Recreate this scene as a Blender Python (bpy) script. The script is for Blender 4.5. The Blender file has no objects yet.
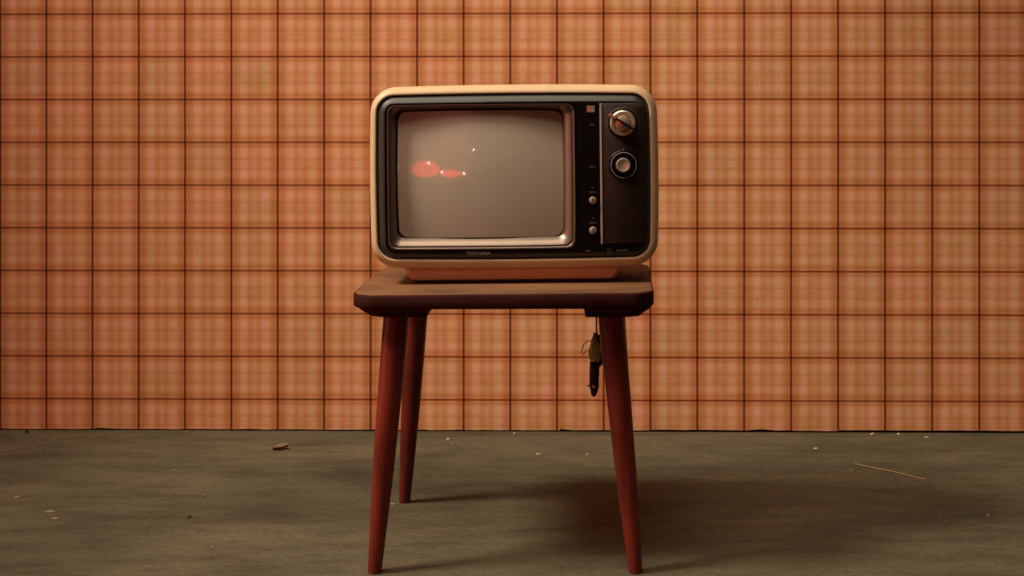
import bpy, bmesh, math, random
from mathutils import Vector, Matrix
random.seed(7)
PI = math.pi
sc = bpy.context.scene
col = sc.collection

# ------------------------------------------------------------------ camera model (used for measuring sizes)
F = 1333.0; CX = 550.0; CY = 138.0; H = 0.607
def X(px, y): return (px - CX) * y / F
def Z(py, y): return H - (py - CY) * y / F
def ground(px, py):
    y = H * F / (py - CY)
    return X(px, y), y
ROLL = math.radians(0.55)

# ------------------------------------------------------------------ object helpers
def link(o, parent=None):
    col.objects.link(o)
    if parent is not None: o.parent = parent
    return o
def obj(name, bm, mat, parent=None, smooth=True, angle=40):
    me = bpy.data.meshes.new(name)
    bmesh.ops.recalc_face_normals(bm, faces=bm.faces)
    if smooth:
        for f in bm.faces: f.smooth = True
        for e in bm.edges:
            if len(e.link_faces) == 2 and e.calc_face_angle(0) > math.radians(angle): e.smooth = False
    bm.to_mesh(me); bm.free()
    me.materials.append(mat)
    return link(bpy.data.objects.new(name, me), parent)
def tag(o, label, cat, group=None):
    o['label'] = label; o['category'] = cat
    if group: o['group'] = group
    return o
def thing(name, label, cat, loc=(0, 0, 0), rot=(0, 0, 0), group=None):
    o = bpy.data.objects.new(name, None); o.empty_display_size = .05
    o.location = loc; o.rotation_euler = rot
    link(o); return tag(o, label, cat, group)
def struct(name, bm, mat, parent=None, **k):
    o = obj(name, bm, mat, parent, **k)
    o['kind'] = 'structure'
    return o

# ------------------------------------------------------------------ mesh helpers
def box(bm, x0, x1, y0, y1, z0, z1, bevel=0, seg=2):
    v = [bm.verts.new(p) for p in ((x0,y0,z0),(x1,y0,z0),(x1,y1,z0),(x0,y1,z0),(x0,y0,z1),(x1,y0,z1),(x1,y1,z1),(x0,y1,z1))]
    fs = [bm.faces.new([v[i] for i in q]) for q in ((0,3,2,1),(4,5,6,7),(0,1,5,4),(1,2,6,5),(2,3,7,6),(3,0,4,7))]
    if bevel:
        es = {e for f in fs for e in f.edges}
        bmesh.ops.bevel(bm, geom=list(es), offset=bevel, segments=seg, affect='EDGES', profile=.6)
def rrect(x0, x1, z0, z1, r, n=8, bow=0.0):
    """rounded rectangle outline in x,z; bow pushes the middle of each side outward"""
    cx, cz = (x0+x1)/2, (z0+z1)/2; hw, hh = (x1-x0)/2, (z1-z0)/2
    pts = []
    for (sx, sz, a0) in ((1,1,0),(-1,1,PI/2),(-1,-1,PI),(1,-1,3*PI/2)):
        ax, az = cx+sx*(hw-r), cz+sz*(hh-r)
        for i in range(n+1):
            a = a0 + PI/2*i/n
            pts.append((ax+r*math.cos(a), az+r*math.sin(a)))
        # mid-side subdivisions so that the sides can bow
        nx = {(1,1):(cx+hw-r, cz+hh, cx-hw+r, cz+hh), (-1,1):(cx-hw, cz+hh-r, cx-hw, cz-hh+r),
              (-1,-1):(cx-hw+r, cz-hh, cx+hw-r, cz-hh), (1,-1):(cx+hw, cz-hh+r, cx+hw, cz+hh-r)}[(sx,sz)]
        for k in range(1, 10):
            t = k/10; pts.append((nx[0]+(nx[2]-nx[0])*t, nx[1]+(nx[3]-nx[1])*t))
    if bow:
        out = []
        for (x, z) in pts:
            u, w = (x-cx)/hw, (z-cz)/hh
            out.append((x + bow*u*(1-w*w), z + bow*w*(1-u*u)))
        pts = out
    return pts
def loft(bm, loops, close_first=False, close_last=False):
    rings = [[bm.verts.new(p) for p in l] for l in loops]
    n = len(rings[0])
    for a, b in zip(rings, rings[1:]):
        for i in range(n):
            bm.faces.new((a[i], a[(i+1) % n], b[(i+1) % n], b[i]))
    if close_first: bm.faces.new(rings[0][::-1])
    if close_last: bm.faces.new(rings[-1])
    return rings
def ring3(pts, y): return [(x, y, z) for x, z in pts]
def lathe(bm, prof, axis='z', origin=(0,0,0), n=32, cap=True):
    """prof: (radius, height) along axis"""
    loops = []
    for r, h in prof:
        l = []
        for i in range(n):
            a = 2*PI*i/n
            c, s = r*math.cos(a), r*math.sin(a)
            p = (c, s, h) if axis == 'z' else (c, h, s)
            l.append((p[0]+origin[0], p[1]+origin[1], p[2]+origin[2]))
        loops.append(l)
    loft(bm, loops, cap, cap)
def tube(bm, pts, rad, n=8, caps=True):
    P = [Vector(p) for p in pts]
    loops = []; prev = None
    for i, p in enumerate(P):
        t = (P[min(i+1, len(P)-1)] - P[max(i-1, 0)]).normalized()
        if prev is None:
            up = Vector((0,0,1)) if abs(t.z) < .9 else Vector((1,0,0))
            a = t.cross(up).normalized()
        else:
            a = (prev - t*prev.dot(t)).normalized()
        prev = a; b = t.cross(a)
        r = rad[i] if isinstance(rad, (list, tuple)) else rad
        loops.append([tuple(p + a*r*math.cos(2*PI*k/n) + b*r*math.sin(2*PI*k/n)) for k in range(n)])
    loft(bm, loops, caps, caps)
def smooth_path(pts, k=6):
    P = [Vector(p) for p in pts]; out = []
    for i in range(len(P)-1):
        p0, p1, p2, p3 = P[max(i-1,0)], P[i], P[i+1], P[min(i+2, len(P)-1)]
        for j in range(k):
            t = j/k
            out.append(tuple(.5*((2*p1)+(-p0+p2)*t+(2*p0-5*p1+4*p2-p3)*t*t+(-p0+3*p1-3*p2+p3)*t**3)))
    out.append(tuple(P[-1])); return out

# ------------------------------------------------------------------ materials
def srgb(r, g, b):
    f = lambda c: (c/255/12.92) if c/255 <= .04045 else ((c/255+.055)/1.055)**2.4
    return (f(r), f(g), f(b), 1)
class MT:
    def __init__(s, name):
        s.m = bpy.data.materials.new(name); s.m.use_nodes = True
        s.nt = s.m.node_tree; s.b = s.nt.nodes['Principled BSDF']
    def n(s, t, **k):
        nd = s.nt.nodes.new(t)
        for a, v in k.items(): setattr(nd, a, v)
        return nd
    def l(s, a, b): s.nt.links.new(a, b)
    def set(s, **k):
        for a, v in k.items(): s.b.inputs[a.replace('_', ' ')].default_value = v
        return s
    def coord(s, scale=(1,1,1)):
        tc = s.n('ShaderNodeTexCoord'); mp = s.n('ShaderNodeMapping'); mp.inputs['Scale'].default_value = scale
        s.l(tc.outputs['Object'], mp.inputs['Vector']); return mp.outputs['Vector']
    def noise(s, scale, detail=4, rough=.6, vec=None, dist=0):
        nz = s.n('ShaderNodeTexNoise'); nz.inputs['Scale'].default_value = scale
        nz.inputs['Detail'].default_value = detail; nz.inputs['Roughness'].default_value = rough
        nz.inputs['Distortion'].default_value = dist
        if vec is not None: s.l(vec, nz.inputs['Vector'])
        return nz.outputs['Fac']
    def ramp(s, fac, stops, interp='LINEAR'):
        r = s.n('ShaderNodeValToRGB'); cr = r.color_ramp; cr.interpolation = interp
        while len(cr.elements) < len(stops): cr.elements.new(.5)
        for e, (p, c) in zip(cr.elements, stops):
            e.position = p; e.color = c if len(c) == 4 else (*c, 1)
        s.l(fac, r.inputs['Fac']); return r.outputs['Color']
    def mix(s, a, b, fac, mode='MIX'):
        m = s.n('ShaderNodeMix', data_type='RGBA', blend_type=mode)
        for sock, v in ((m.inputs[6], a), (m.inputs[7], b), (m.inputs[0], fac)):
            if hasattr(v, 'links') or hasattr(v, 'is_linked'): s.l(v, sock)
            else: sock.default_value = v
        return m.outputs[2]
    def math(s, op, a, b=None):
        m = s.n('ShaderNodeMath', operation=op)
        for i, v in enumerate((a, b)):
            if v is None: continue
            if hasattr(v, 'is_linked'): s.l(v, m.inputs[i])
            else: m.inputs[i].default_value = v
        return m.outputs[0]
    def bump(s, h, strength=.3, dist=.001):
        b = s.n('ShaderNodeBump'); b.inputs['Strength'].default_value = strength; b.inputs['Distance'].default_value = dist
        s.l(h, b.inputs['Height']); s.l(b.outputs['Normal'], s.b.inputs['Normal'])
    def color(s, c): s.l(c, s.b.inputs['Base Color'])
    def rough(s, c): s.l(c, s.b.inputs['Roughness'])

def simple(name, rgb, rough=.5, metal=0.0, var=.12, scale=60, bump=0.0, spec=.5):
    t = MT(name); c = srgb(*rgb)
    d = tuple(v*(1-var) for v in c[:3]) + (1,); u = tuple(min(1, v*(1+var)) for v in c[:3]) + (1,)
    nz = t.noise(scale, vec=t.coord())
    t.color(t.ramp(nz, [(.3, d), (.7, u)]))
    t.set(Roughness=rough, Metallic=metal, Specular_IOR_Level=spec)
    if bump: t.bump(nz, bump, .0005)
    return t.m

# --- wallpaper
PW, PH = .0965, .0888
TW = MT('plaid_wallpaper')
tc = TW.n('ShaderNodeTexCoord'); sep = TW.n('ShaderNodeSeparateXYZ'); TW.l(tc.outputs['Object'], sep.inputs[0])
# wobble so that the printed lines are not ruler-straight
wob = TW.noise(3.0, 2, .5, vec=tc.outputs['Object'])
wobv = TW.math('MULTIPLY', TW.math('SUBTRACT', wob, .5), .012)
ux = TW.math('ADD', TW.math('DIVIDE', sep.outputs['X'], PW), TW.math('ADD', wobv, 100.0))
vz = TW.math('ADD', TW.math('DIVIDE', sep.outputs['Z'], PH), TW.math('ADD', wobv, 100.0))
fu = TW.math('FRACT', ux); fv = TW.math('FRACT', vz)
L = (1,1,1)
def g(v, w=None): return (v, v if w is None else w, v if w is None else w*.95)
line = (.16,.055,.018)
U = TW.ramp(fu, [(0, line), (.008, line), (.026, (.74,.56,.40)), (.065, (.84,.66,.50)), (.085,(.78,.56,.40)), (.12, (.84,.69,.52)), (.17,(.88,.76,.62)),
                 (.21, g(1.0)), (.32, g(1.0)), (.36, (.88,.78,.64)), (.43, (.87,.74,.60)), (.47, (.94,.87,.79)), (.53, (.94,.87,.79)), (.57, (.85,.74,.58)),
                 (.63, (.90,.80,.68)), (.68, g(1.0)), (.80, (1,.99,.98)), (.84,(.89,.78,.64)), (.885, (.84,.68,.53)), (.915,(.76,.52,.40)), (.94, (.86,.70,.55)), (.966, (.74,.55,.40)), (.990, line), (1, line)])
line2 = (.24,.09,.03)
V = TW.ramp(fv, [(0, line2), (.006, line2), (.026, (.82,.64,.48)), (.07, (.90,.76,.62)), (.10,(.82,.62,.47)), (.15, (.91,.82,.70)),
                 (.21, g(1.0)), (.30, g(1.0)), (.36, (.91,.84,.74)), (.40, (.88,.78,.66)), (.44,(.96,.92,.88)), (.50, (.93,.87,.80)), (.55,(.97,.94,.90)), (.60, (.88,.78,.66)),
                 (.66, (.96,.92,.88)), (.72, g(1.0)), (.82, g(1.0)), (.87, (.94,.86,.78)), (.91,(.82,.64,.50)), (.94, (.90,.76,.64)), (.972, (.80,.62,.48)), (.994, line2), (1, line2)])
pat = TW.mix(U, V, 1.0, 'MULTIPLY')
# cell-to-cell tint, soft blotches
cell = TW.n('ShaderNodeTexWhiteNoise', noise_dimensions='2D')
cmb = TW.n('ShaderNodeCombineXYZ'); TW.l(TW.math('FLOOR', ux), cmb.inputs[0]); TW.l(TW.math('FLOOR', vz), cmb.inputs[1]); TW.l(cmb.outputs[0], cell.inputs['Vector'])
blot = TW.noise(22, 4, .65, vec=tc.outputs['Object'])
big = TW.noise(1.6, 2, .5, vec=tc.outputs['Object'])
basec = TW.ramp(blot, [(.30, srgb(222,168,118)), (.5, srgb(232,178,140)), (.70, srgb(238,176,154))])
tint = TW.ramp(cell.outputs['Value'], [(0, (.90,.92,.88)), (.5, (.99,.96,.93)), (1, (1.0,.90,.90))])
c1 = TW.mix(basec, tint, .8, 'MULTIPLY')
c1 = TW.mix(c1, TW.ramp(big, [(.3, (.93,.92,.90)), (.7, (1,1,1))]), 1.0, 'MULTIPLY')
TW.color(TW.mix(c1, pat, 1.0, 'MULTIPLY'))
TW.set(Roughness=.72, Specular_IOR_Level=.25)
TW.bump(TW.noise(900, 2, .5, vec=tc.outputs['Object']), .08, .0003)
M_wall = TW.m

# --- concrete floor
TF = MT('stained_concrete'); v = TF.coord((1, 1, 1)); v2 = TF.coord((.55, 1.5, 1))
n1 = TF.noise(2.4, 5, .6, vec=v2, dist=.4); n2 = TF.noise(14, 6, .7, vec=v2); n3 = TF.noise(95, 4, .75, vec=v)
c = TF.ramp(n1, [(.30, srgb(66,62,48)), (.46, srgb(86,82,64)), (.58, srgb(100,92,72)), (.72, srgb(78,78,64))])
c = TF.mix(c, TF.ramp(n2, [(.3, (.58,.58,.58)), (.5, (.92,.92,.92)), (.72, (1.22,1.18,1.10))]), 1.0, 'MULTIPLY')
c = TF.mix(c, TF.ramp(n3, [(.3, (.72,.72,.72)), (.65, (1.16,1.16,1.16))]), 1.0, 'MULTIPLY')
TF.color(c); TF.rough(TF.ramp(n2, [(.3, (.75,)*3), (.7, (.9,)*3)])); TF.set(Specular_IOR_Level=.3)
TF.bump(TF.mix(n2, n3, .5), .35, .002)
M_floor = TF.m

def wood(name, a, b, rough=.45, axis='x', bump=.2, sc_=1.0):
    t = MT(name); s = {'x': (3,30,30), 'z': (30,30,2.2)}[axis]
    v = t.coord(tuple(q*sc_ for q in s)); n = t.noise(1.0, 6, .65, vec=v, dist=.6); m = t.noise(9, 4, .6, vec=t.coord())
    c = t.ramp(n, [(.3, srgb(*a)), (.7, srgb(*b))])
    c = t.mix(c, t.ramp(m, [(.34, (.55,.52,.50)), (.60, (1.05,1.05,1.05))]), .85, 'MULTIPLY')
    t.color(c); t.set(Roughness=rough, Specular_IOR_Level=.4); t.bump(n, bump, .001); return t.m
M_top = wood('worn_table_wood', (98,66,44), (134,90,56), .7, 'x', .35, .6)
M_leg = wood('red_stained_wood', (84,26,18), (140,48,32), .42, 'z', .3)
M_cleat = wood('dark_cleat_wood', (70,36,28), (92,50,38), .7, 'x', .3)
M_edge = wood('red_edge_with_shade', (44,15,12), (76,28,21), .8, 'x', .3); M_edge.node_tree.nodes['Principled BSDF'].inputs['Specular IOR Level'].default_value = .15  # reddish edge wood, darkened so the shade on the front is in its colour
M_cream = simple('cream_plastic', (216,184,146), .42, var=.05, scale=25)
M_black = simple('black_plastic', (11,9,9), .30, var=.15, scale=40, spec=.35)
M_flange = simple('satin_black_plastic', (13,12,11), .24, var=.1, scale=40, spec=.5)
M_satin = simple('olive_sheen_black_plastic', (27,29,20), .46, var=.12, scale=60, spec=.75)  # lighter olive base carries the reflected sheen of the sloping flange
M_silver = simple('brushed_silver', (196,176,160), .28, metal=1.0, var=.08, scale=120)
M_knob = simple('knob_metal', (222,198,174), .33, metal=.75, var=.06, scale=90)
M_frame = simple('silvered_plastic', (132,118,108), .40, metal=.9, var=.06, scale=60)
M_dim = simple('grey_print', (74,66,64), .6, var=.05)
M_logo = simple('silver_print', (132,116,110), .5, var=.05)
M_pink = simple('red_plastic', (178,104,86), .4, var=.05)
M_grey = simple('grey_plastic', (130,126,128), .4, var=.05)
M_grey2 = simple('dark_grey_plastic', (78,68,62), .4, var=.05)
M_strip = simple('polished_strip', (226,206,190), .3, metal=.5, var=.05)
M_cord = simple('black_rubber', (26,23,22), .45, var=.1)
M_film = simple('cloudy_plastic_tie', (168,158,116), .3, var=.35, scale=180)
M_white = simple('white_label', (220,205,195), .5, var=.05)
M_straw = simple('straw', (166,136,92), .7, var=.1)
M_chip = simple('pale_plaster', (186,168,132), .8, var=.15, scale=300)
M_dull = simple('dirty_plaster', (138,122,92), .8, var=.15, scale=300)
M_leaf = simple('dry_leaf', (128,98,66), .7, var=.2, scale=200)
M_gap = simple('dark_plaster', (38,26,20), .9, var=.3, scale=20)
M_plain = simple('painted_plaster', (70,52,42), .85, var=.08, scale=6)

# tuning panel: dark brown, fine dimpled grille
TP = MT('brown_grille'); v = TP.coord((1,1,1)); sp = TP.n('ShaderNodeSeparateXYZ'); TP.l(v, sp.inputs[0])
gx = TP.math('SINE', TP.math('MULTIPLY', sp.outputs['X'], 2*PI/.0042)); gz = TP.math('SINE', TP.math('MULTIPLY', sp.outputs['Z'], 2*PI/.0042))
gg = TP.math('ADD', TP.math('MULTIPLY', TP.math('MULTIPLY', gx, gz), .5), .5)
nn = TP.noise(55, 4, .7, vec=v)
c = TP.ramp(nn, [(.3, srgb(30,18,15)), (.7, srgb(52,34,28))])
c = TP.mix(c, TP.ramp(gg, [(.0, (.72,.72,.72)), (.6, (1,1,1))]), .7, 'MULTIPLY')
TP.color(c); TP.set(Roughness=.42, Specular_IOR_Level=.45); TP.bump(gg, .25, .0006)
M_grille = TP.m

# picture tube: grey-brown phosphor behind glossy glass
TS = MT('picture_tube_glass'); v = TS.coord()
n1 = TS.noise(9, 3, .6, vec=v); n2 = TS.noise(600, 2, .6, vec=v)
c = TS.ramp(n1, [(.3, srgb(186,172,154)), (.7, srgb(196,180,164))])
c = TS.mix(c, TS.ramp(n2, [(.3, (.88,.88,.88)), (.7, (1.08,1.08,1.08))]), .8, 'MULTIPLY')
TS.color(c); TS.set(Roughness=.55, Specular_IOR_Level=.3, Coat_Weight=1.0, Coat_Roughness=.05, Coat_IOR=1.75)
M_screen = TS.m

def emis(name, rgb, s):
    t = MT(name); t.set(Base_Color=(.02,.02,.02,1), Roughness=.4, Emission_Strength=s)
    e = t.noise(6, 2, .5, vec=t.coord())
    c0 = srgb(*rgb); t.l(t.ramp(e, [(.3, tuple(v*.8 for v in c0[:3])), (.7, c0)]), t.b.inputs['Emission Color'])
    return t.m

# ================================================================== SETTING
# floor
bm = bmesh.new(); box(bm, -4.0, 4.0, -2.4, 3.4, -.06, 0)
struct('floor', bm, M_floor, smooth=False)
# back wall: its right side stands slightly nearer; papered board panels with slightly uneven lower edges
WY = 2.756; WA = math.radians(-.9)
wall = None
bm = bmesh.new()
seams = [-3.2, -1.33, X(144, WY), X(428, WY), X(560, WY), X(650, WY), X(792, WY), X(838, WY), 1.6, 3.2]
lows =  [.0, .0, .0002, .0004, .0006, .0022, .0014, .0026, .0030, .003]
lows2 = [.0, .0002, .0006, .0006, .0012, .0020, .0012, .0030, .003, .003]
for i in range(len(seams)-1):
    x0, x1 = seams[i], seams[i+1]; n = max(2, int((x1-x0)/.03))
    prev = None
    for k in range(n+1):
        x = x0+(x1-x0)*k/n
        zb = lows[i] + (lows2[i]-lows[i])*k/n + random.uniform(0, .0010) + .0020
        if random.random() < .06: zb += random.uniform(.001, .003)
        cur = [bm.verts.new(p) for p in ((x, 0, zb), (x, 0, 2.7), (x, .012, zb), (x, .012, 2.7))]
        if prev:
            bm.faces.new((prev[0], cur[0], cur[1], prev[1])); bm.faces.new((prev[2], prev[3], cur[3], cur[2]))
            bm.faces.new((prev[0], prev[2], cur[2], cur[0])); bm.faces.new((prev[1], cur[1], cur[3], prev[3]))
        else: bm.faces.new((cur[0], cur[1], cur[3], cur[2]))
        prev = cur
    bm.faces.new((prev[0], prev[2], prev[3], prev[1]))
# shift mesh so that a printed line falls on the measured columns/rows
pxline = X(510.4, WY)      # vertical line crosses px 512
zline = Z(400.0, WY)     # horizontal line crosses py 400
for vv in bm.verts: vv.co.x -= pxline; vv.co.z -= zline
wall = struct('wall_back', bm, M_wall, smooth=False)
wall.location = (pxline, WY, zline); wall.rotation_euler = (0, 0, WA)
bm = bmesh.new(); box(bm, -3.2, 3.2, .014, .12, 0, 2.7)
w2 = struct('wall_back_core', bm, M_gap, smooth=False); w2.location = (0, WY, 0); w2.rotation_euler = (0, 0, WA)
w2.name = 'trim_1'

# wall behind the camera with a window in it (seen only as a reflection in the picture tube)
FY = -2.0
WX0, WX1, WZ0, WZ1 = -2.36, -.47, .22, 1.92
bm = bmesh.new()
box(bm, -4.0, WX0, FY-.1, FY, 0, 2.7); box(bm, WX1, 4.0, FY-.1, FY, 0, 2.7)
box(bm, WX0, WX1, FY-.1, FY, 0, WZ0); box(bm, WX0, WX1, FY-.1, FY, WZ1, 2.7)
struct('wall_front', bm, M_plain, smooth=False)
bm = bmesh.new()
t_ = .035
box(bm, WX0, WX0+t_, FY-.07, FY+.01, WZ0, WZ1); box(bm, WX1-t_, WX1, FY-.07, FY+.01, WZ0, WZ1)
box(bm, WX0+t_, WX1-t_, FY-.07, FY+.01, WZ0, WZ0+t_); box(bm, WX0+t_, WX1-t_, FY-.07, FY+.01, WZ1-t_, WZ1)
wf = struct('window_1', bm, M_plain, smooth=False)
bm = bmesh.new(); box(bm, WX0+t_, WX1-t_, FY-.045, FY-.04, WZ0+t_, WZ1-t_)
pane = obj('glow_pane', bm, emis('dusk_lit_glass', (255,140,115), .36), wf, smooth=False)

# left wall; its glowing pink window is added to redden legs and screen frame
LX = -3.0
LY0, LY1, LZ0, LZ1 = .55, 2.05, .15, 1.45
bm = bmesh.new()
box(bm, LX-.1, LX, FY, LY0, 0, 2.7); box(bm, LX-.1, LX, LY1, 2.70, 0, 2.7)
box(bm, LX-.1, LX, LY0, LY1, 0, LZ0); box(bm, LX-.1, LX, LY0, LY1, LZ1, 2.7)
struct('wall_left', bm, M_plain, smooth=False)
bm = bmesh.new()
box(bm, LX-.07, LX+.01, LY0, LY0+t_, LZ0, LZ1); box(bm, LX-.07, LX+.01, LY1-t_, LY1, LZ0, LZ1)
box(bm, LX-.07, LX+.01, LY0+t_, LY1-t_, LZ0, LZ0+t_); box(bm, LX-.07, LX+.01, LY0+t_, LY1-t_, LZ1-t_, LZ1)
wf2 = struct('added_glow_window', bm, M_plain, smooth=False)
bm = bmesh.new(); box(bm, LX-.045, LX-.04, LY0+t_, LY1-t_, LZ0+t_, LZ1-t_)
obj('glow_pane', bm, emis('added_pink_glow', (255,158,134), 3.0), wf2, smooth=False)

# ================================================================== TABLE
table = thing('side_table', 'small low wooden table with dark red splayed round legs carrying the television', 'table', (-.062, 2.045, 0))
TX, TY, TZ = -.066, 1.832, .3922
def loc_t(p):                       # world -> table empty coordinates (empty is unrotated)
    return (p[0]+.062, p[1]-2.045, p[2])
def roll_about(p, c=(TX, 0, TZ)):
    dx, dz = p[0]-c[0], p[2]-c[2]; cs, sn = math.cos(ROLL), math.sin(ROLL)
    return (c[0]+dx*cs - dz*sn, p[1], c[2] + dx*sn + dz*cs)
def plan_slab(inset=0.0):
    """outline of the top seen from above: rounded corners, slightly wider at the back"""
    xl, xr, yf, yb = -.2775+inset, .1465-inset, 1.832+inset, 2.262-inset
    pts = []
    def corner(cx, cy, rx, ry, a0, n=7):
        for i in range(n+1):
            a = a0+PI/2*i/n
            pts.append((cx+rx*math.copysign(abs(math.cos(a))**.9, math.cos(a)), cy+ry*math.copysign(abs(math.sin(a))**.9, math.sin(a))))
    wb = .018
    corner(xl+.036, yf+.060, .036, .060, PI, 8)
    corner(xr-.034, yf+.055, .034, .055, 1.5*PI, 8)
    corner(xr+wb-.03, yb-.045, .03, .045, 0, 8)
    corner(xl+.027, yb-.055, .03, .055, PI/2, 8)
    return pts
bm = bmesh.new()
loops = []
th = .0208
for (ins, z) in ((.0022, 0), (.0006, -.0012), (0, -.0035), (0, -th+.003), (.0012, -th+.0007), (.003, -th)):
    k = 1 + z/th*.75       # the underside is nearly level, the board is a little thicker at the right
    loops.append([loc_t(tuple(a*k+b*(1-k) for a, b in zip(roll_about((x, y, TZ+z)), (x, y, TZ+z)))) for x, y in plan_slab(ins)])
rings = loft(bm, loops, True, True)
for r in rings[1:4]:                 # battered edge
    for vv in r:
        k = random.uniform(-.0005, .0005); vv.co.x += k; vv.co.y += k
bm.normal_update()
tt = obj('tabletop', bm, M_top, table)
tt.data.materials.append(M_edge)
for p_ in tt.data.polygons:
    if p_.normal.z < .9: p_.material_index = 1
# two battens under the ends, the legs are let into them
def cleat(side):
    b = bmesh.new()
    if side < 0:
        pl = [(-.2735,1.890),(-.2610,1.850),(-.2400,1.8345),(-.1700,1.8345),(-.1700,2.235),(-.2330,2.235),(-.2560,2.220),(-.2680,2.190)]
        pb = [(-.2620,1.892),(-.2480,1.852),(-.2320,1.839),(-.1705,1.839),(-.1705,2.230),(-.2300,2.230),(-.2480,2.214),(-.2600,2.185)]
    else:
        pl = [(.0485,1.8345),(.1130,1.8345),(.1320,1.848),(.1430,1.885),(.1480,2.190),(.1340,2.220),(.1130,2.235),(.0485,2.235)]
        pb = [(.0490,1.839),(.1040,1.839),(.1230,1.850),(.1330,1.890),(.1390,2.185),(.1250,2.212),(.1130,2.230),(.0490,2.230)]
    z0, z1 = TZ-th+.0004, TZ-th-.0116
    loft(b, [[loc_t((x,y,z0)) for x,y in pl], [loc_t((x,y,z0*.65+z1*.35)) for x,y in pl],
             [loc_t((x,y,z1)) for x,y in pb]], True, True)
    return b
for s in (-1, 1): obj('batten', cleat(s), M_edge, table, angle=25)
# turned legs
def leg(top, bot, r0, r1):
    b = bmesh.new(); T, B = Vector(top), Vector(bot)
    prof = [(0,1.0),(.12,1.0),(.35,.94),(.6,.83),(.8,.69),(.93,.58),(.985,.54),(1.0,.51)]
    sec = []
    n = 24; d = (B-T); 
    for t, k in prof:
        p = T+d*t; r = r0*k*1.0 if True else r1
        sec.append([(p.x+r*math.cos(2*PI*i/n), p.y+r*math.sin(2*PI*i/n), p.z if t < 1 else 0.0) for i in range(n)])
    loft(b, sec, True, True)
    return b
ytf, ytr = 1.888, 2.192
legs = [((X(397,ytf), ytf, .362), (X(374.6,1.862), 1.862, 0)),
        ((X(610.0,ytf), ytf, .364), (X(635.6,1.862), 1.862, 0)),
        ((X(418.5,ytr), ytr, .362), (X(404.5,2.222), 2.222, 0)),
        ((X(611.5,ytr), ytr, .364), (X(629.5,2.222), 2.222, 0))]
for T, B in legs:
    T = (T[0], T[1], T[2]+.004)
    obj('leg', leg(loc_t(T), loc_t(B), .0182, .009), M_leg, table)

# ================================================================== TELEVISION
YF = 1.955
A0 = (512.0, 283.9)
tvx = X(A0[0], YF)
def onto_top(x): return TZ + (x-TX)*math.sin(ROLL)
tv = thing('television', 'vintage portable television with cream casing and dark control panel, on the small wooden table', 'television',
           (tvx, YF, onto_top(tvx)), (0, -ROLL, 0))
tv.location.z += .0002
S = YF/F
def P(px, py):
    """pixel measured on the photograph -> television-local x, z"""
    dx, dy = px-A0[0], py-A0[1]
    cs, sn = math.cos(ROLL), math.sin(ROLL)
    # undo the small roll
    ux_, uy_ = dx*cs - dy*sn, dx*sn + dy*cs
    return ux_*S, -uy_*S
def R(x0, x1, y0, y1, r, bow=0.0, n=8):
    """pixel rectangle about its own centre -> local outline"""
    cx, cz = P((x0+x1)/2, (y0+y1)/2); hw, hh = (x1-x0)/2*S, (y1-y0)/2*S
    return rrect(cx-hw, cx+hw, cz-hh, cz+hh, r*S, n, bow*S)
# casing: rolled front rim, body, tapered back
face = (377.3, 649.4, 94.4, 257.6)
out_ = (370.4, 657.6, 85.6, 267.2)
bm = bmesh.new()
def lerp4(a, b, t): return tuple(a[i]+(b[i]-a[i])*t for i in range(4))
loops = []
loops.append(ring3(R(*lerp4(face, out_, -.02), 17, 1.4), .0080))
loops.append(ring3(R(*face, 17, 1.4), .0008))
for t, y in ((.08,.0),(.22,.0003),(.36,.0011),(.5,.0023),(.64,.0041),(.76,.0063),(.87,.0092),(.95,.0130),(1.0,.020)):
    loops.append(ring3(R(*lerp4(face, out_, t), 17+8*t, 1.4+.6*t), y))
for (grow, y) in ((.4,.05),(0,.12),(-2,.175)):
    q = (out_[0]-grow, out_[1]+grow, out_[2]-grow, out_[3]+grow*.2)
    loops.append(ring3(R(*q, 25, 2.0), y))
loops.append(ring3(R(out_[0]+12, out_[1]-12, out_[2]+9, out_[3]-3, 26, 1.5), .196))
loops.append(ring3(R(out_[0]+34, out_[1]-34, out_[2]+26, out_[3]-10, 24, 1.0), .232))
loops.append(ring3(R(out_[0]+44, out_[1]-44, out_[2]+32, out_[3]-14, 22, 1.0), .240))
loft(bm, loops, False, True)
# inner back so that the rim is closed behind the face
casing = obj('casing', bm, M_cream, tv, angle=60)
# seam groove line around the casing sides handled as a raised trim lip under the body
# foot: trapezoid plinth leaning back towards the table
bm = bmesh.new()
def foot_ring(px0, px1, zpx, yf, yb):
    z = zpx*S
    x0 = (px0-A0[0])*S; x1 = (px1-A0[0])*S
    return [(x0, yf+.010, z), (x0+.008, yf, z), (x1-.008, yf, z), (x1, yf+.010, z), (x1, yb, z), (x0, yb, z)]
loft(bm, [foot_ring(410.0, 615.5, 3.4, .020, .20), foot_ring(408.5, 617.5, 4.2, .0165, .20), foot_ring(404, 622.5, 14.0, .009, .205), foot_ring(401, 626, 18.8, .012, .21)], True, True)
M_foot = simple('cream_with_red_bounce', (214,152,122), .45, var=.06, scale=40)  # cream foot in shade, red bounce from the table mixed into its colour
obj('foot', bm, M_foot, tv, angle=30)
bm = bmesh.new(); box(bm, (413-A0[0])*S, (612-A0[0])*S, .026, .19, 0, 3.8*S, .001)
obj('rubber_base', bm, M_cord, tv, smooth=False)
# ledge seam between foot and casing, a black strip for the shadow line there
bm = bmesh.new(); box(bm, (393-A0[0])*S, (636-A0[0])*S, .020, .19, 16.6*S, 18.8*S, .0006)
obj('seam_shade_strip', bm, M_black, tv, smooth=False)
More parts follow.
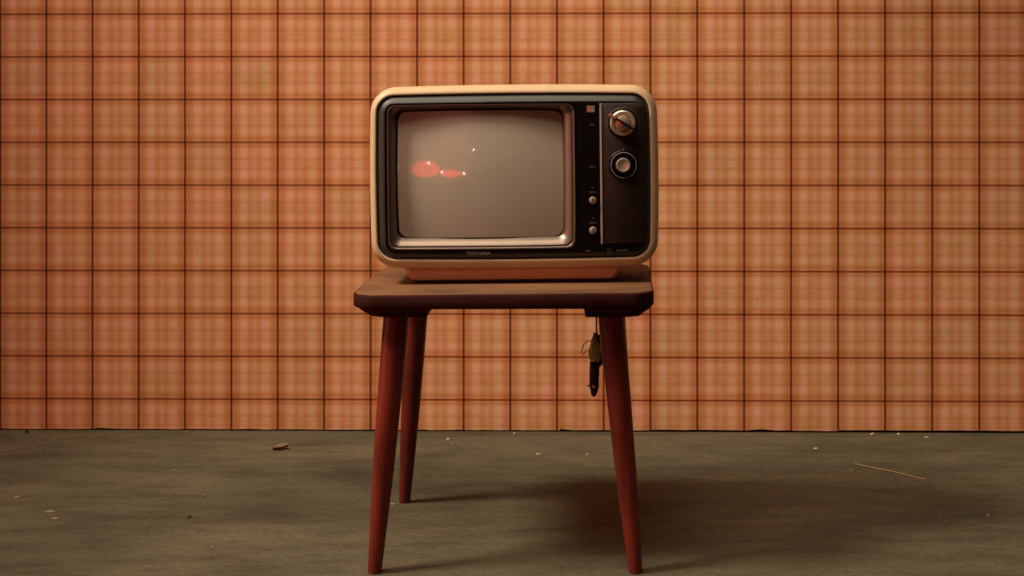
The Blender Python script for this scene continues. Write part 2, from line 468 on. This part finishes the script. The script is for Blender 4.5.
# face plate
bm = bmesh.new()
sf = (387.8, 575.3, 104.2, 248.8)      # outside of the screen frame
loops = [ring3(R(face[0]-1, face[1]+1, face[2]-1, face[3]+1, 18, 1.4), .012),
         ring3(R(*face, 17, 1.4), .0048),
         ring3(R(face[0]+1, face[1]-.7, face[2]+1, face[3]-.7, 16.4, 1.4), .0030),
         ring3(R(face[0]+7.4, face[1]-4.5, face[2]+7.2, face[3]-4.5, 12, .8), -.0028),
         ring3(R(face[0]+8.2, face[1]-5.2, face[2]+8.0, face[3]-5.2, 11.6, .7), -.0032),
         ring3(R(sf[0]-2.0, sf[1]+.6, sf[2]-1.8, sf[3]+.6, 8, .3), -.0032),
         ring3(R(sf[0]-1.9, sf[1]+.5, sf[2]-1.7, sf[3]+.5, 8, .3), .012)]
loft(bm, loops)
fp = obj('face_plate', bm, M_black, tv, angle=50)
fp.data.materials.append(M_satin)
for p_ in fp.data.polygons:
    if .3 < abs(p_.normal.y) < .96: p_.material_index = 1
# screen frame: stepped sloping surround
sf_i = (395.6, 563.2, 109.0, 237.0)
scr = (397.6, 562.6, 110.9, 236.6)
bm = bmesh.new(); loops = []
for t, y, r in ((0.0,.010,8),(.0,-.0030,8),(.05,-.0046,8),(.16,-.0046,8),(.20,-.0036,8),(.23,.0008,8),(.30,.0008,8.2),(.33,-.0006,8.4),(.42,.0002,8.6),(.60,.0022,8.6),(.82,.0056,8),(.95,.0096,7.5),(1.0,.0110,7),(1.0,.0180,7)):
    loops.append(ring3(R(*lerp4(sf, sf_i, t), r, .4), y))
loft(bm, loops)
obj('screen_frame', bm, M_frame, tv, angle=60)
# picture tube, bulging
bm = bmesh.new()
cx, cz = P((scr[0]+scr[1])/2, (scr[2]+scr[3])/2)
RS = .70
def bulge(x, z): return .0005 + (RS - math.sqrt(RS*RS-(x-cx)**2-(z-cz)**2))
outer = R(*scr, 9, .8, n=8)
K = 18; loops = []
for k in range(K+1):
    t = 1-k/K*.97
    loops.append([(cx+(x-cx)*t, bulge(cx+(x-cx)*t, cz+(z-cz)*t), cz+(z-cz)*t) for x, z in outer])
back = [(x, .045, z) for x, z in outer]
loft(bm, [back]+loops, True, True)
screen = obj('screen', bm, M_screen, tv, angle=70)
bm = bmesh.new()                       # dark gasket behind the frame, round the tube
loft(bm, [ring3(R(sf[0]-1, sf[1]+1, sf[2]-1, sf[3]+1, 8, .4), .0165), ring3(R(scr[0]-.1, scr[1]+.1, scr[2]-.1, scr[3]+.1, 9, .8), .0175), ring3(R(scr[0]-.1, scr[1]+.1, scr[2]-.1, scr[3]+.1, 9, .8), .035)])
obj('gasket', bm, M_black, tv)
# tuning panel plate (follows the top right corner of the face)
yp = -.0032
x0, zt = P(601.2, 103.2); x1, _ = P(645.2, 103.2); _, zb = P(620, 242.6)
bm = bmesh.new()
def panel_outline(ins):
    a, b, c_, d = x0+ins, x1-ins, zb+ins, zt-ins
    r = 10*S; pts = [(a, c_), (b, c_)]
    for i in range(7):
        q = PI/2*i/6; pts.append((b-r+r*math.cos(q), d-r+r*math.sin(q)))
    pts.append((a, d)); return pts
loft(bm, [ring3(panel_outline(0), yp+.002), ring3(panel_outline(0), yp-.0010), ring3(panel_outline(.0008), yp-.0016)], False, True)
obj('tuning_panel', bm, M_grille, tv, angle=40)
# silver strip
bm = bmesh.new()
a = P(600.1, 103.0); b_ = P(602.0, 243.2)
xm = (a[0]+b_[0])/2
box(bm, xm-.9*S, xm+.9*S, yp-.0028, yp+.001, b_[1], a[1], .0003)
obj('trim_strip', bm, M_strip, tv, smooth=False)

def at(px, py): q = P(px, py); return q[0], q[1]
# channel selector
kx, kz = at(622.6, 122.8); y0 = yp-.0016
bm = bmesh.new(); lathe(bm, [(15.6*S, y0+.001),(15.6*S, y0-.0008),(14.9*S, y0-.0014),(13.9*S, y0-.0010),(13.4*S, y0-.0002),(0.1*S, y0-.0002)], 'y', (kx,0,kz), 48)
obj('dial_surround', bm, M_black, tv)
bm = bmesh.new()
prof = [(13.1*S, y0),(12.9*S, y0-.004),(12.4*S, y0-.0060),(11.6*S, y0-.0068),(8.9*S, y0-.0066),(8.1*S, y0-.0048),(7.6*S, y0-.0060),(7.2*S, y0-.0120),(6.6*S, y0-.0142),(4*S, y0-.0152),(.2*S, y0-.0156)]
lathe(bm, prof, 'y', (kx,0,kz), 48)
knob = obj('channel_knob', bm, M_knob, tv, angle=35)
bm = bmesh.new()
ang = math.atan2(-(132.5-114.5), 637-608.5)
box(bm, -13.6*S, 15.5*S, y0-.0205, y0-.0068, -1.1*S, 1.1*S, .0006)
for vv in bm.verts:
    x, z = vv.co.x, vv.co.z
    vv.co.x = kx + x*math.cos(ang) - z*math.sin(ang); vv.co.z = kz + x*math.sin(ang) + z*math.cos(ang)
obj('pointer_bar', bm, M_flange, knob, smooth=False)
bm = bmesh.new()
box(bm, -16.4*S, -9.0*S, y0-.0212, y0-.006, -1.3*S, 1.3*S, .0006)
for vv in bm.verts:
    x, z = vv.co.x, vv.co.z
    vv.co.x = kx + x*math.cos(ang) - z*math.sin(ang); vv.co.z = kz + x*math.sin(ang) + z*math.cos(ang)
obj('pointer_tip', bm, M_pink, knob, smooth=False)
bm = bmesh.new(); lathe(bm, [(15.9*S, y0),(15.7*S, y0-.0010),(15.2*S, y0-.0012),(15.0*S, y0-.0003)], 'y', (kx,0,kz), 48, cap=False)
obj('dial_ring', bm, M_grey2, tv)
# fine tuning knob
kx, kz = at(623.4, 164.8)
bm = bmesh.new(); lathe(bm, [(15.2*S, y0+.001),(15.2*S, y0-.0008),(14.6*S, y0-.0014),(13.9*S, y0-.0006),(.1*S, y0-.0002)], 'y', (kx,0,kz), 48)
obj('dial_surround', bm, M_black, tv)
bm = bmesh.new()
lathe(bm, [(13.2*S, y0),(13.2*S, y0-.0052),(12.8*S, y0-.0060),(12.1*S, y0-.0056),(11.8*S, y0-.0022),(.2*S, y0-.0020)], 'y', (kx,0,kz), 48)
tk = obj('tuning_knob', bm, M_black, tv, angle=35)
bm = bmesh.new()
lathe(bm, [(13.15*S, y0-.0052),(12.95*S, y0-.0063),(12.45*S, y0-.0064),(12.3*S, y0-.0054)], 'y', (kx,0,kz), 48, cap=False)
obj('bright_rim', bm, M_grey, tk)
bm = bmesh.new()
lathe(bm, [(7.3*S, y0-.002),(7.3*S, y0-.0105),(6.9*S, y0-.0118),(6.0*S, y0-.0122),(5.4*S, y0-.0118),(.2*S, y0-.0114)], 'y', (kx-.6*S,0,kz+.2*S), 40)
obj('knob_cap', bm, M_knob, tk, angle=35)
# index tick above the tuning knob
bm = bmesh.new(); q = at(623.3, 149.2); box(bm, q[0]-.8*S, q[0]+.8*S, y0-.0004, y0+.0004, q[1]-1.1*S, q[1]+1.1*S)
obj('index_mark', bm, M_logo, tv, smooth=False)
# small round knobs
for (px, py) in ((592.7, 199.8), (592.8, 229.8)):
    kx, kz = at(px, py); bm = bmesh.new()
    lathe(bm, [(3.7*S, yp+.0005),(3.7*S, yp-.0006),(3.2*S, yp-.0008),(3.1*S, yp-.0052),(2.6*S, yp-.0064),(.2*S, yp-.0068)], 'y', (kx,0,kz), 28)
    o = obj('control_knob', bm, M_knob, tv)
    bm = bmesh.new(); box(bm, kx-.35*S, kx+.35*S, yp-.0072, yp-.0060, kz-2.4*S, kz+2.4*S); obj('slot_mark', bm, M_black, o, smooth=False)
# badge, two-tone
q = at(590.6, 108.7)
bm = bmesh.new(); box(bm, q[0]-3.8*S, q[0]+1.5*S, yp-.0010, yp+.0005, q[1]-3.2*S, q[1]+3.2*S, .0002); bd = obj('badge', bm, M_pink, tv, smooth=False)
bm = bmesh.new(); box(bm, q[0]+1.7*S, q[0]+3.9*S, yp-.0010, yp+.0005, q[1]-3.2*S, q[1]+3.2*S, .0002); obj('badge_edge', bm, M_grey, bd, smooth=False)
for k in (-1.2, .9):
    pass
# printed marks next to the knobs
def mark(px, py, w, h, name='printed_mark', mat=None):
    x, z = at(px, py); bm = bmesh.new(); box(bm, x-w/2*S, x+w/2*S, yp-.0003, yp+.0002, z-h/2*S, z+h/2*S)
    return obj(name, bm, mat or M_dim, tv, smooth=False)
def text(body, px, py, hpx, wpx, mat, name='lettering', y=None):
    cu = bpy.data.curves.new('tmp', 'FONT'); cu.body = body; cu.size = 1; cu.extrude = .02
    cu.align_x = 'CENTER'; cu.align_y = 'CENTER'
    o = bpy.data.objects.new('tmp', cu); col.objects.link(o)
    dg = bpy.context.evaluated_depsgraph_get(); dg.update()
    me = bpy.data.meshes.new_from_object(o.evaluated_get(dg))
    bpy.data.objects.remove(o); bpy.data.curves.remove(cu)
    xs = [q.co.x for q in me.vertices]; ys = [q.co.y for q in me.vertices]
    w, h = max(xs)-min(xs), max(ys)-min(ys); mx, my = (max(xs)+min(xs))/2, (max(ys)+min(ys))/2
    x, z = at(px, py); yy = yp if y is None else y
    for q in me.vertices:
        a_, b2, c2 = q.co
        q.co = (x+(a_-mx)/w*wpx*S, yy-.0002-c2*.008, z+(b2-my)/h*hpx*S)
    me.name = name; me.materials.append(mat)
    return link(bpy.data.objects.new(name, me), tv)
text('TOSHIBA', 478.5, 252.7, 3.0, 25, M_logo, 'maker_lettering')
# illegibly small printed captions
for (px, py, n_) in ((592, 124.2, 3), (592, 166.2, 3), (592.6, 191.6, 4), (592.8, 222.2, 4), (622, 249.8, 6), (588, 250.4, 3)):
    for k in range(n_): mark(px+(k-(n_-1)/2)*1.9, py, 1.2, 1.5)
mark(592.6, 187.4, 2.0, .9); mark(592.8, 217.8, 2.2, .7)
bm = bmesh.new(); q = at(609.2, 249.8); lathe(bm, [(2.1*S, yp),(2.1*S, yp-.0004),(1.5*S, yp-.0004),(1.5*S, yp)], 'y', (q[0],0,q[1]), 20, cap=False)
obj('printed_mark', bm, M_dim, tv, smooth=False)

# ================================================================== POWER CORD hanging under the table
yc = 2.00
def W(px, py, y=yc): return (X(px, y), y, Z(py, y))
cordt = thing('power_cord', 'black power plug and folded cord tied with cloudy plastic, hanging under the table', 'cord', W(596, 352))
ox, oy, oz = W(596, 352)
def lc(px, py, dy=0.0): p = W(px, py); return (p[0]-ox, p[1]+dy-oy, p[2]-oz)
bm = bmesh.new()
p_top = (lc(595.6, 300)[0], 0, TZ-th-.0095+.004-oz)
tube(bm, smooth_path([(lc(596.2, 305)[0], 0, .3594-oz), lc(596.4, 320), lc(596.6, 331), lc(597.5, 337, .002)]), .0012, 8)
obj('lead', bm, M_cord, cordt)
bm = bmesh.new()   # folded hank of cord: loops side by side
for i, (dx, dy) in enumerate(((-2.4, 0), (0, -.004), (2.2, 0), (3.8, .005), (-.8, .006))):
    tube(bm, smooth_path([lc(597+dx*.4, 333+i, dy), lc(596+dx, 342, dy*1.3), lc(596.5+dx*1.1, 352, dy*1.4), lc(596+dx, 362+i*.6, dy), lc(596.5+dx*.4, 366, dy*.5)]), .0034, 10)
obj('folded_cord', bm, M_cord, cordt)
bm = bmesh.new()   # plastic film twisted round the hank
prof = []
for i, (px0, px1, py, d) in enumerate(((594.5,598,334.5,.006),(591.5,598.5,340,.009),(589.6,600.5,346,.012),(589.0,601.6,351,.013),(589.0,602.0,356,.012),(590.2,600.0,361,.009))):
    n = 18; a, b2 = lc(px0, py), lc(px1, py); m = (a[0]+b2[0])/2; hw = (b2[0]-a[0])/2
    prof.append([(m+hw*math.cos(2*PI*k/n)*(1+.12*math.sin(5*k+i*2)), d*math.sin(2*PI*k/n)*(1+.15*math.cos(3*k+i)), a[2]+.0012*math.sin(k*2.1+i)) for k in range(n)])
loft(bm, prof, True, True)
obj('plastic_tie', bm, M_film, cordt, angle=70)
bm = bmesh.new()   # side plug body behind, poking out to the right
q0, q1 = lc(599.0, 349), lc(604.0, 364.5); box(bm, q0[0], q1[0], -.004, .008, q1[2], q0[2], .0012)
obj('cord_clip', bm, M_cord, cordt, smooth=False)
bm = bmesh.new()   # plug body, tapering down
sec = []
for (cxp, hw, py, d) in ((595.0,3.2,359,.006),(594.6,4.9,362,.009),(594.4,5.1,372,.0095),(594.0,4.8,380,.0092),(594.2,4.9,386,.009),(594.2,3.8,391,.0075),(593.7,2.4,395,.005),(593.6,1.0,396.4,.002)):
    c0 = lc(cxp, py); hwm = hw*yc/F; n = 20
    sec.append([(c0[0]+hwm*math.copysign(abs(math.cos(2*PI*k/n))**.7, math.cos(2*PI*k/n)), d*math.copysign(abs(math.sin(2*PI*k/n))**.7, math.sin(2*PI*k/n)), c0[2]) for k in range(n)])
loft(bm, sec, True, True)
plug = obj('plug', bm, M_cord, cordt, angle=50)
bm = bmesh.new(); c0 = lc(593.2, 385.3); lathe(bm, [(.0024, -.0105), (.0024, -.0088)], 'y', (c0[0], 0, c0[2]), 16); obj('screw_head', bm, M_white, plug)
bm = bmesh.new(); tube(bm, [lc(589.8, 386), lc(587.2, 385.6)], .0012, 8); obj('pin', bm, M_silver, plug)
bm = bmesh.new()   # thin loop sticking out to the left
tube(bm, smooth_path([lc(591, 341), lc(586.5, 341.5), lc(583.6, 345), lc(581.8, 350), lc(581.6, 353.5)]), .0008, 6)
tube(bm, smooth_path([lc(589.6, 349), lc(585, 352), lc(583.2, 355.5)]), .0006, 6)
obj('loose_wire', bm, M_film, cordt)

# ================================================================== LITTER ON THE FLOOR
def chip(name, px, py, w, d, h, mat, label, cat, rot=0.0, group=None):
    """small irregular crumb"""
    x, y = ground(px, py); b = bmesh.new(); n = 9
    base = []; top = []; mid = []
    for k in range(n):
        a = 2*PI*k/n; r = random.uniform(.75, 1.1)
        base.append((w/2*r*math.cos(a), d/2*r*math.sin(a), .0002))
        mid.append((w/2*r*1.02*math.cos(a), d/2*r*1.02*math.sin(a), h*.5))
        top.append((w/2*r*.66*math.cos(a)+random.uniform(-.1,.1)*w*.3, d/2*r*.66*math.sin(a), h*random.uniform(.8, 1.05)))
    loft(b, [base, mid, top], True, True)
    o = obj(name, b, mat, None, angle=25); o.location = (x, y, 0); o.rotation_euler = (0, 0, rot)
    return tag(o, label, cat, group)
G = 'pale crumbs scattered on the floor'
crumbs = [
 (448.5, 439.5, .0085, .008, .003, 'brightest pale crumb on the floor between the two left table legs and the wall'),
 (452.5, 444.0, .0060, .008, .002, 'tan crumb just in front of the bright crumb by the left rear table leg'),
 (514.5, 434.0, .0055, .008, .003, 'pale crumb on the floor close to the wall, below the middle of the table'),
 (538.0, 454.5, .0100, .008, .002, 'wide pale crumb in the middle of the floor under the table'),
 (587.5, 455.0, .0060, .008, .003, 'pale crumb on the floor just left of the front right table leg'),
 (872.5, 434.5, .0100, .008, .003, 'leftmost of the three white crumbs along the wall at right'),
 (898.5, 434.5, .0070, .009, .003, 'middle one of the three white crumbs along the wall at right'),
 (926.5, 437.8, .0095, .007, .0025, 'rightmost of the three white crumbs along the wall at right'),
 (816.0, 449.0, .0100, .008, .0025, 'pale crumb lying to the left of and behind the long straw'),
 (851.5, 470.3, .0075, .008, .0015, 'faint crumb at the left end of the long straw'),
 (988.0, 515.8, .0055, .007, .002, 'lone pale crumb near the right edge of the floor'),
 (50.0, 511.8, .0170, .011, .0016, 'larger of two flat pale flakes lying together at far left'),
 (54.8, 518.5, .0110, .008, .0014, 'smaller flake just in front of the larger pale flake at far left'),
 (17.0, 497.0, .0110, .009, .0012, 'faint flat flake at the left edge of the floor'),
 (204.5, 495.5, .0050, .007, .002, 'small pale crumb alone on the left half of the floor'),
 (175.5, 470.0, .0055, .007, .0015, 'tan speck on the floor between the wall and the lone left crumb'),
 (212.5, 547.5, .0055, .006, .002, 'small pale crumb left of the front left table leg'),
 (393.0, 504.3, .0110, .008, .0015, 'flat pale flake beside the foot of the left rear table leg'),
 (603.5, 521.5, .0100, .008, .0015, 'tan flake on the floor just left of the front right table foot'),
 (574.5, 493.0, .0070, .008, .0012, 'faint tan flake in the shadow under the table'),
]
for i, (px, py, w, d, h, lab) in enumerate(crumbs):
    chip('plaster_crumb', px, py, w, d, h, M_chip if i in (0,2,3,4,5,6,7,8) else M_dull, lab, 'crumb', random.uniform(-.3, .3), G)
# dark pebble near the left edge by the wall
chip('pebble', 26.5, 432.6, .008, .008, .006, M_gap, 'small black pebble at the foot of the wall at far left', 'pebble')
chip('pebble', 189.5, 517.6, .006, .008, .0025, M_gap, 'tiny dark pebble on the open floor at left', 'pebble')
# dry leaf, folded lengthwise
x, y = ground(280.5, 449.5)
bm = bmesh.new(); n = 12; rows = []
for i in range(n+1):
    t = i/n; w = .012*math.sin(PI*min(1, max(0, .06+.9*t)))**.8 + .001
    u = -.0155+.031*t
    rows.append([(u, -w*.7, .0062+.003*t), (u, -w*.15, .0040+.0065*t), (u, w*.3, .0012+.003*t), (u, w, .0065+.004*t),
                 (u, w, .0059+.004*t), (u, w*.3, .0004+.0028*t), (u, -w*.15, .0032+.0065*t), (u, -w*.7, .0056+.003*t)])
loft(bm, rows, True, True)
lf = obj('dry_leaf', bm, M_leaf, None); lf.location = (x, y, 0); lf.rotation_euler = (0, 0, .5)
tag(lf, 'curled dry brown leaf on the floor near the wall at left', 'leaf')
# long straw and a short one
def straw(pxs, r, label):
    pts = [ground(*p) for p in pxs]; c0 = pts[0]
    b = bmesh.new(); hs = [r*1.05, r*1.6, r*2.2, r*1.4, r*1.05]
    path = smooth_path([(p[0]-c0[0], p[1]-c0[1], hs[min(i, 4)]) for i, p in enumerate(pts)])
    tube(b, path, [r*(.55+.45*i/len(path)) for i in range(len(path))], 8)
    o = obj('straw', b, M_straw); o.location = (c0[0], c0[1], 0)
    return tag(o, label, 'straw')
straw([(855, 464.2), (872, 468.5), (890, 472.3), (908, 476.2), (925, 480)], .0012, 'long thin pale straw lying on the floor at right')

# things that show only as reflections in the picture tube: red lamp and small bulbs on the sill
M_red = emis('red_lantern_glow', (255,56,40), 6)
M_bulb = emis('warm_bulb_glow', (255,205,180), 45.0)
bench = thing('low_bench', 'long low dark bench under the shop window behind the viewer', 'bench', (-1.3, -1.78, 0))
bm = bmesh.new(); box(bm, -1.0, .80, -.14, .26, .34, .38, .004); obj('seat', bm, M_cleat, bench, smooth=False)
for px_ in (-.9, .7):
    bm = bmesh.new(); box(bm, px_-.03, px_+.03, -.11, .11, 0, .341, .003); obj('leg', bm, M_cleat, bench, smooth=False)
def lantern(x, w_, h_, label):
    t = thing('paper_lantern', label, 'lantern', (x, -1.78, .38), group='red lanterns on the bench')
    b = bmesh.new(); n = 14; pr = []
    for i in range(n+1):
        a = PI*i/n; r = .5*math.sin(a)*(1+.03*math.cos(i*PI)) + .04
        pr.append([(-math.cos(a)*w_/2, r*.22*math.cos(2*PI*k/20), h_/2*1.08+r*h_*.98*math.sin(2*PI*k/20)) for k in range(20)])
    loft(b, pr, True, True); obj('shade', b, M_red, t)
    for sx in (-1, 1):
        b = bmesh.new(); lathe(b, [(.03, sx*w_/2-.008), (.03, sx*w_/2+.008)], 'z', n=16)
        for vv in b.verts: vv.co = Vector((vv.co.z, vv.co.x*.5, vv.co.y + h_/2*1.08))
        obj('end_ring', b, M_cleat, t)
lantern(-1.44, .60, .32, 'larger glowing red paper lantern on the left of the bench')
lantern(-.90, .44, .15, 'smaller glowing red paper lantern on the right of the bench')
def bulb(x, y, z0, z, label, r=.018):
    t = thing('stem_lamp', label, 'lamp', (x, y, z0))
    b = bmesh.new(); lathe(b, [(.04, 0), (.04, .008), (.006, .014), (.005, z-z0-r*.9)], n=12); obj('stem', b, M_cleat, t)
    b = bmesh.new(); lathe(b, [(r*math.sin(PI*k/10)+.0005, z-z0-r*math.cos(PI*k/10)) for k in range(11)], n=14); obj('bulb', b, M_bulb, t)
bulb(-1.32, -1.60, .38, .67, 'tall thin lamp standing before the larger lantern')
bulb(-1.04, -1.60, .38, .49, 'short lamp standing before the smaller lantern')
bulb(-.62, -1.74, .38, .47, 'short lamp at the right end of the bench')
bulb(-2.05, -1.70, .38, .58, 'lamp at the left end of the bench')
bulb(-.435, -1.84, 0, .95, 'tall thin floor lamp beside the window frame', .016)

# ================================================================== LIGHT
def area(name, loc, target, size, power, color, sy=None):
    l = bpy.data.lights.new(name, 'AREA'); l.energy = power; l.color = color; l.size = size
    if sy: l.shape = 'RECTANGLE'; l.size_y = sy
    o = bpy.data.objects.new(name, l); col.objects.link(o); o.location = loc
    o.rotation_euler = (Vector(target)-Vector(loc)).to_track_quat('-Z', 'Y').to_euler()
    return o
def spot(name, loc, target, radius, deg, blend, power, color):
    l = bpy.data.lights.new(name, 'SPOT'); l.energy = power; l.color = color; l.shadow_soft_size = radius
    l.spot_size = math.radians(deg); l.spot_blend = blend
    o = bpy.data.objects.new(name, l); col.objects.link(o); o.location = loc
    o.rotation_euler = (Vector(target)-Vector(loc)).to_track_quat('-Z', 'Y').to_euler()
    return o
spot('side_spot_lamp', (-2.6, 1.20, 3.60), (.15, 2.1, .2), .50, 44, 1.0, 760, (1, .86, .66))
spot('ceiling_spot_lamp', (-.35, 1.10, 2.70), (.22, 2.65, .40), .75, 74, 1.0, 155, (1, .82, .62))
w = bpy.data.worlds.new('world'); sc.world = w; w.use_nodes = True
bg = w.node_tree.nodes['Background']; bg.inputs[0].default_value = (1, .70, .46, 1); bg.inputs[1].default_value = .03

# ================================================================== CAMERA
cd = bpy.data.cameras.new('camera'); cam = bpy.data.objects.new('camera', cd); col.objects.link(cam)
cam.location = (0, 0, H); cam.rotation_euler = (PI/2, 0, 0)
cd.sensor_fit = 'HORIZONTAL'; cd.sensor_width = 36; cd.lens = F/1024*36
cd.shift_x = (512-CX)/1024; cd.shift_y = -(288-CY)/1024
cd.clip_start = .05
sc.camera = cam
sc.view_settings.view_transform = 'Standard'; sc.view_settings.look = 'None'
sc.view_settings.gamma = 1; sc.view_settings.use_curve_mapping = False
sc.view_settings.exposure = 0.0
